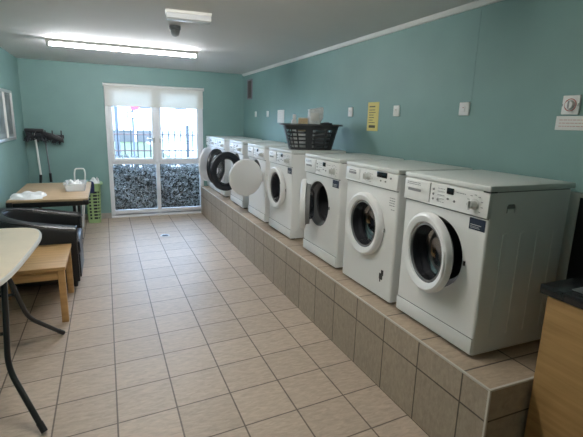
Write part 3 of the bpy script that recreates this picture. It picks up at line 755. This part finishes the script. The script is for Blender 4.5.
# low pine table
SZ = .455
st_ = thing('side_table', 'low pine side table between the cream table and the armchair', 'table', (-.62, 3.87, 0))
MB().box(-.28, .28, -.345, .345, SZ-.03, SZ, .004).build('table_top', M['pine'], st_)
MB().box(-.255, .255, -.32, -.30, SZ-.105, SZ-.03).box(-.255, .255, .30, .32, SZ-.105, SZ-.03).box(-.255, -.235, -.32, .32, SZ-.105, SZ-.03).box(.235, .255, -.32, .32, SZ-.105, SZ-.03).build('apron', M['pine'], st_)
for sx in (-1, 1):
    for sy_ in (-1, 1): MB().box(sx*.248-.024, sx*.248+.024, sy_*.313-.024, sy_*.313+.024, 0, SZ-.03, .003).build('leg', M['pine'], st_)

# black leather tub armchair facing into the room (+x)
ac = thing('tub_armchair', 'black leather tub armchair with curved arms in front of the wooden desk', 'armchair', (-.64, 4.63, 0))
path = []; R_ = .325
for i in range(5): path.append((.34-.085*i*1.0, -R_))
for k in range(1, 16):
    a = -PI/2 - PI*k/16; path.append((0.0+R_*1.02*math.cos(a), R_*math.sin(a)))
for i in range(5): path.append((.0+.085*i, R_))
secs = []; rimA = []; rimB = []; N_ = len(path)
for i, (x, y) in enumerate(path):
    a = Vector(path[max(i-1, 0)]); c = Vector(path[min(i+1, N_-1)]); tn = (c-a).normalized(); nn = Vector((tn.y, -tn.x))   # outward
    if nn.dot(Vector((x-.0, y))) < 0: nn = -nn
    s = min(1, max(0, (.34-x)/.66)); h = .585+.115*s**1.1; w_ = .055
    prof = [(-w_, .07), (w_, .07), (w_+.012, .3), (w_+.012, h-.035), (w_, h-.010), (w_-.02, h), (-w_+.02, h), (-w_, h-.012), (-w_-.006, h-.04), (-w_, .3)]
    secs.append([(x+nn.x*u, y+nn.y*u, z) for u, z in prof])
    rimA.append((x+nn.x*(w_+.004), y+nn.y*(w_+.004), h-.012)); rimB.append((x-nn.x*(w_), y-nn.y*(w_), h-.012))
MB().loft(secs).build('shell', M['leather'], ac, smooth_ang=60)
MB().tube(rimA, .006, 8).build('piping', M['piping'], ac); MB().tube(rimB, .006, 8).build('piping', M['piping'], ac)
for sg_ in (-1, 1):
    y = sg_*R_; e = .341
    MB().tube([(e, y-.066, .08), (e, y-.066, .55), (e, y-.04, .585), (e, y+.04, .585), (e, y+.066, .55), (e, y+.066, .08)], .006, 8).build('piping', M['piping'], ac)
def dshape(k, e): 
    pts = [(.36-e, -.262+e), (.36-e, .262-e)]
    for i in range(17):
        a = PI/2+PI*i/16; pts.append(((.262-e)*math.cos(a)*1.0, (.262-e)*math.sin(a)))
    return pts
MB().prism(dshape(0, 0), 'z', .30, .44, .03).build('seat_cushion', M['leather'], ac, smooth_ang=60)
MB().prism(dshape(0, .006), 'z', .07, .298, .006).build('seat_base', M['leather'], ac)
for (x, y) in ((.30, -.30), (.30, .30), (-.22, -.22), (-.22, .22)):
    MB().lathe([(0, 0), (.018, 0), (.026, .075), (0, .075)], (x, y, 0), 'z', 14).build('foot', M['dark_plastic'], ac)

# desk in the far corner
dk = thing('desk', 'wooden topped desk with dark rails in the far left corner', 'desk', (-.585, 5.70, 0))
DZ = .72
MB().box(-.375, .375, -.66, .66, DZ-.025, DZ, .003).build('desk_top', M['beech'], dk)
f = MB().box(-.37, .37, -.64, -.605, DZ-.075, DZ-.026, .003).box(-.37, .37, .605, .64, DZ-.075, DZ-.026, .003).box(-.37, -.335, -.62, .62, DZ-.075, DZ-.026, .003).box(.335, .37, -.62, .62, DZ-.075, DZ-.026, .003)
f.build('frame_rail', M['tube_black'], dk)
for sx in (-1, 1):
    for sy_ in (-1, 1):
        MB().tube([(sx*.22, sy_*.40, .012), (sx*.22, sy_*.40, DZ-.026)], .018, 12).build('leg', M['tube_black'], dk)
        MB().box(sx*.352-.028, sx*.352+.028, sy_*.636-.03, sy_*.636+.03, DZ-.066, DZ-.018, .006).build('corner_cap', M['dark_plastic'], dk)
        MB().lathe([(0, 0), (.022, 0), (.02, .014), (0, .014)], (sx*.22, sy_*.40, 0), 'z', 12).build('foot', M['dark_plastic'], dk)
MB().box(-.30, .30, -.42, -.405, DZ-.12, DZ-.03, .003).build('cross_rail', M['tube_black'], dk)
# white cloth on the desk
def crumple(name, label, cat, cx, cy_, z, a, b, h, m, seed, parent=None):
    rr = random.Random(seed); nx, ny = 26, 18; bm_ = bmesh.new(); g_ = []
    for i in range(nx):
        row = []
        for j in range(ny):
            u, v = i/(nx-1)*2-1, j/(ny-1)*2-1
            edge = max(0, 1-max(abs(u), abs(v))**6)
            hh = h*edge*(.55+.25*math.sin(u*7+v*3+seed)+.2*math.sin(v*9-u*4+2*seed))+.002
            row.append(bm_.verts.new((u*a*(1+.08*math.sin(v*4+seed)), v*b*(1+.1*math.sin(u*3+seed)), max(.0015, hh))))
        g_.append(row)
    for i in range(nx-1):
        for j in range(ny-1): bm_.faces.new((g_[i][j], g_[i+1][j], g_[i+1][j+1], g_[i][j+1]))
    bmesh.ops.recalc_face_normals(bm_, faces=bm_.faces[:]); bmesh.ops.solidify(bm_, geom=bm_.faces[:], thickness=.0015)
    mb = MB(); mb._add(bm_); o = mb.build(name, m, None, (cx, cy_, z), 60)
    return tag(o, label, cat)
crumple('cloth', 'crumpled white cloth at the left end of the wooden desk', 'cloth', -.80, 5.30, DZ+.001, .16, .20, .045, M['white_cloth'], 1)
tb = thing('plastic_tub', 'clear plastic tub with white cloth in it on the wooden desk', 'tub', (-.36, 5.72, DZ))
def tubbox(a, b, h, th=.003):
    m = MB()
    secs = [[(x, y, z) for x, y in basket_loop(a_, b_, 8, 40)] for a_, b_, z in ((a*.9, b*.9, .001), (a, b, h), (a+.01, b+.01, h), (a+.01, b+.01, h+.004), (a-th, b-th, h+.004), (a*.9-th, b*.9-th, .004))]
    m.loft(secs); return m
tubbox(.115, .20, .085).build('tub_body', M['tub'], tb)
crumple('cloth', 'white cloth heaped in the clear plastic tub on the desk', 'cloth', -.37, 5.72, DZ+.008, .09, .15, .11, M['white_cloth'], 4)

# green slotted hamper with clothes
HXC, HYC = -.222, 6.935
hp_ = thing('laundry_hamper', 'green slotted laundry hamper on the floor between desk and window', 'hamper', (HXC, HYC+.2, 0))
slatted_basket(M['green'], .09, .125, .112, .138, .60, hp_, 16, 9, k=64)
# dark fill added so the slots read as shaded; rests in the hamper
bundle('hamper_dark_fill', 'added dark clothes inside the green slotted hamper, darkening its slots', 'clothes', (HXC, HYC+.2, .008), 0, .086, .12, .55, M['dark_cloth'], 6)
c = crumple('towel', 'white towel spilling over the top of the green hamper', 'towel', HXC+.035, HYC+.21, .585, .07, .12, .10, M['white_cloth'], 9)
bundle('rolled_cloth', 'navy cloth hanging over the front of the green hamper', 'cloth', (HXC-.02, HYC+.045, .47), 0, .05, .032, .17, M['blue_cloth'], 12)

# folding step stool behind the desk: white loop handle
ss = thing('step_stool', 'white folding step stool with hooped handle behind the desk', 'step stool', (-.36, 6.62, 0))
m = MB().tube([(-.085, .12, .012), (-.068, .12, .80), (-.055, .125, .86), (.055, .125, .86), (.068, .12, .80), (-.008, .12, .012)], .0105, 10, round_n=6); m.build('hoop_handle', M['white_plastic'], ss)
for sx in (-1, 1): MB().tube([(-.046+sx*.034, -.02, .012), (-.03+sx*.04, .07, .44)], .009, 10).build('front_leg', M['white_plastic'], ss)
for z, y in ((.20, .005), (.40, .03)): MB().box(-.075, .0, y-.0, y+.09, z, z+.02, .005).build('step', M['grey_plastic'], ss)

# broom rack on the far wall with hung mop and broom
rk = thing('tool_rack', 'black wall rack of hooks and clips in the far left corner', 'rack', (-.80, YF, 1.27))
MB().box(-.24, .24, -.03, 0, -.02, .035, .006).build('rail', M['dark_plastic'], rk)
for i, x in enumerate((-.20, -.09, .01, .10, .215)):
    MB().tube([(x, -.03, .01), (x, -.09, -.015), (x, -.115, .03), (x, -.11, .10)], .009, 8, round_n=4).build('hook', M['dark_plastic'], rk)
for x in (-.14, .05, .15): MB().box(x-.03, x+.03, -.07, -.028, -.045, .03, .012).build('clip', M['dark_plastic'], rk)
mo = thing('mop', 'mop with white handle hung head up on the black rack', 'mop', (-.89, YF-.165, .62))
MB().tube([(-.012, 0, 0), (.0, 0, .12)], .019, 12).build('grip', M['dark_plastic'], mo)
MB().tube([(.0, 0, .11), (-.03, 0, .76)], .014, 12).build('handle', M['white_plastic'], mo)
hd = MB().box(-.15, .09, -.04, .03, .73, .775, .015); hd.build('mop_head', M['dark_plastic'], mo)
fr_ = MB(); rr = random.Random(4)
for k in range(46):
    x = rr.uniform(-.15, .09); fr_.tube([(x, rr.uniform(-.035, .025), .735), (x+rr.gauss(0, .02), rr.uniform(-.06, .03), .68), (x+rr.gauss(0, .04), rr.uniform(-.06, .03), rr.uniform(.585, .65))], .007, 5)
fr_.build('mop_strands', M['dark_cloth'], mo)
bo = thing('broom', 'black broom with thin dark handle hung beside the mop', 'broom', (-.775, YF-.085, .62))
MB().tube([(0, 0, 0), (-.002, 0, .13)], .018, 12).build('grip', M['dark_plastic'], bo)
MB().tube([(-.002, 0, .12), (-.03, 0, .66)], .009, 10).build('handle', M['grey_plastic'], bo)
MB().prism([(-.13, .70), (.17, .585), (.215, .575), (.21, .64), (.06, .71), (-.12, .755)], 'y', -.035, .025, .008).build('broom_head', M['dark_plastic'], bo)
br_ = MB(); rr = random.Random(6)
for k in range(60):
    u = rr.random(); x = -.12+.33*u; z = .715-.09*u; br_.tube([(x, rr.uniform(-.03, .02), z), (x-.03+rr.gauss(0, .012), rr.uniform(-.04, .02), z-.075+rr.gauss(0, .012))], .004, 4)
br_.build('bristles', M['dark_cloth'], bo)
# framed board on the left wall
nb = thing('notice_board', 'silver framed notice board on the left wall', 'notice board', (XL, 6.02, 1.565))
f = MB(); 
y0, y1, z0, z1, w = -.62, .43, -.29, .30, .035
f.box(0, .03, y0, y0+w, z0, z1, .004).box(0, .03, y1-w, y1, z0, z1, .004).box(0.001, .029, y0+.01, y1-.01, z0, z0+w, .004).box(.001, .029, y0+.01, y1-.01, z1-w, z1, .004)
f.build('frame', M['silver'], nb)
MB().box(.001, .008, y0+.02, y1-.02, z0+.02, z1-.02).build('board', M['board'], nb)
MB().box(.004, .026, -.04, -.005, z0+.02, z1-.02, .004).build('mullion', M['trim'], nb)
for a, b, c, d_ in ((.03, .36, -.22, .24), (-.50, -.1, -.2, .22)):
    MB().box(.007, .0105, a, b, c, d_).build('poster', M['poster'], nb)

# ceiling lights
def batten(label, x0, x1, y, tm):
    t = thing('tube_light', label, 'ceiling light', ((x0+x1)/2, y, ZC)); hl = (x1-x0)/2
    MB().prism([(-.035, 0), (.035, 0), (.028, -.032), (-.028, -.032)], 'x', -hl, hl, .002).build('housing', M['white_plastic'], t)
    MB().lathe([(0, -hl+.03), (.014, -hl+.03), (.014, hl-.03), (0, hl-.03)], (0, 0, -.052), 'x', 16).build('tube', tm, t)
    for s in (-1, 1): MB().box(s*(hl-.018)-.014, s*(hl-.018)+.014, -.02, .02, -.072, -.028, .004).build('end_cap', M['white_plastic'], t)
batten('lit fluorescent tube light across the ceiling near the window', -.50, 1.05, 5.28, M['tube_on'])
batten('added fill tube across the ceiling nearer the camera, out of view', -.50, 1.05, 2.0, M['tube_fill'])  # unseen tube, added to brighten the near machines
t = thing('emergency_light', 'white emergency light box on the ceiling nearer than the tube', 'emergency light', (.62, 3.44, ZC), -.08)
MB().box(-.165, .165, -.05, .05, -.022, 0, .004).build('base', M['white_plastic'], t)
MB().prism([(-.046, -.022), (.046, -.022), (.040, -.055), (.02, -.064), (-.02, -.064), (-.040, -.055)], 'x', -.16, .16, .003).build('diffuser', M['diffuser'], t)
t = thing('motion_sensor', 'grey domed sensor on the ceiling beside the emergency light', 'sensor', (.60, 3.98, ZC))
MB().lathe([(0, 0), (.048, 0), (.048, -.025), (.040, -.035), (0, -.035)], (0, 0, 0), 'z', 28).build('base', M['grey_plastic'], t)
MB().lathe([(.04, -.034), (.038, -.055), (.028, -.075), (.012, -.085), (0, -.086)], (0, 0, 0), 'z', 28).build('dome', M['sensor_dome'], t)

# floor drain
dr = thing('floor_drain', 'small round grey drain set in the floor tiles', 'drain', (.682, 5.962, 0))
MB().lathe([(0, .001), (.05, .001), (.062, .003), (.066, .0), (0, 0)], (0, 0, 0), 'z', 32).build('rim', M['stainless'], dr)
m = MB()
for k in range(-3, 4): L = math.sqrt(.045**2-(k*.012)**2); m.box(-L, L, k*.012-.003, k*.012+.003, .0005, .0022)
m.build('slot', M['dark_plastic'], dr)
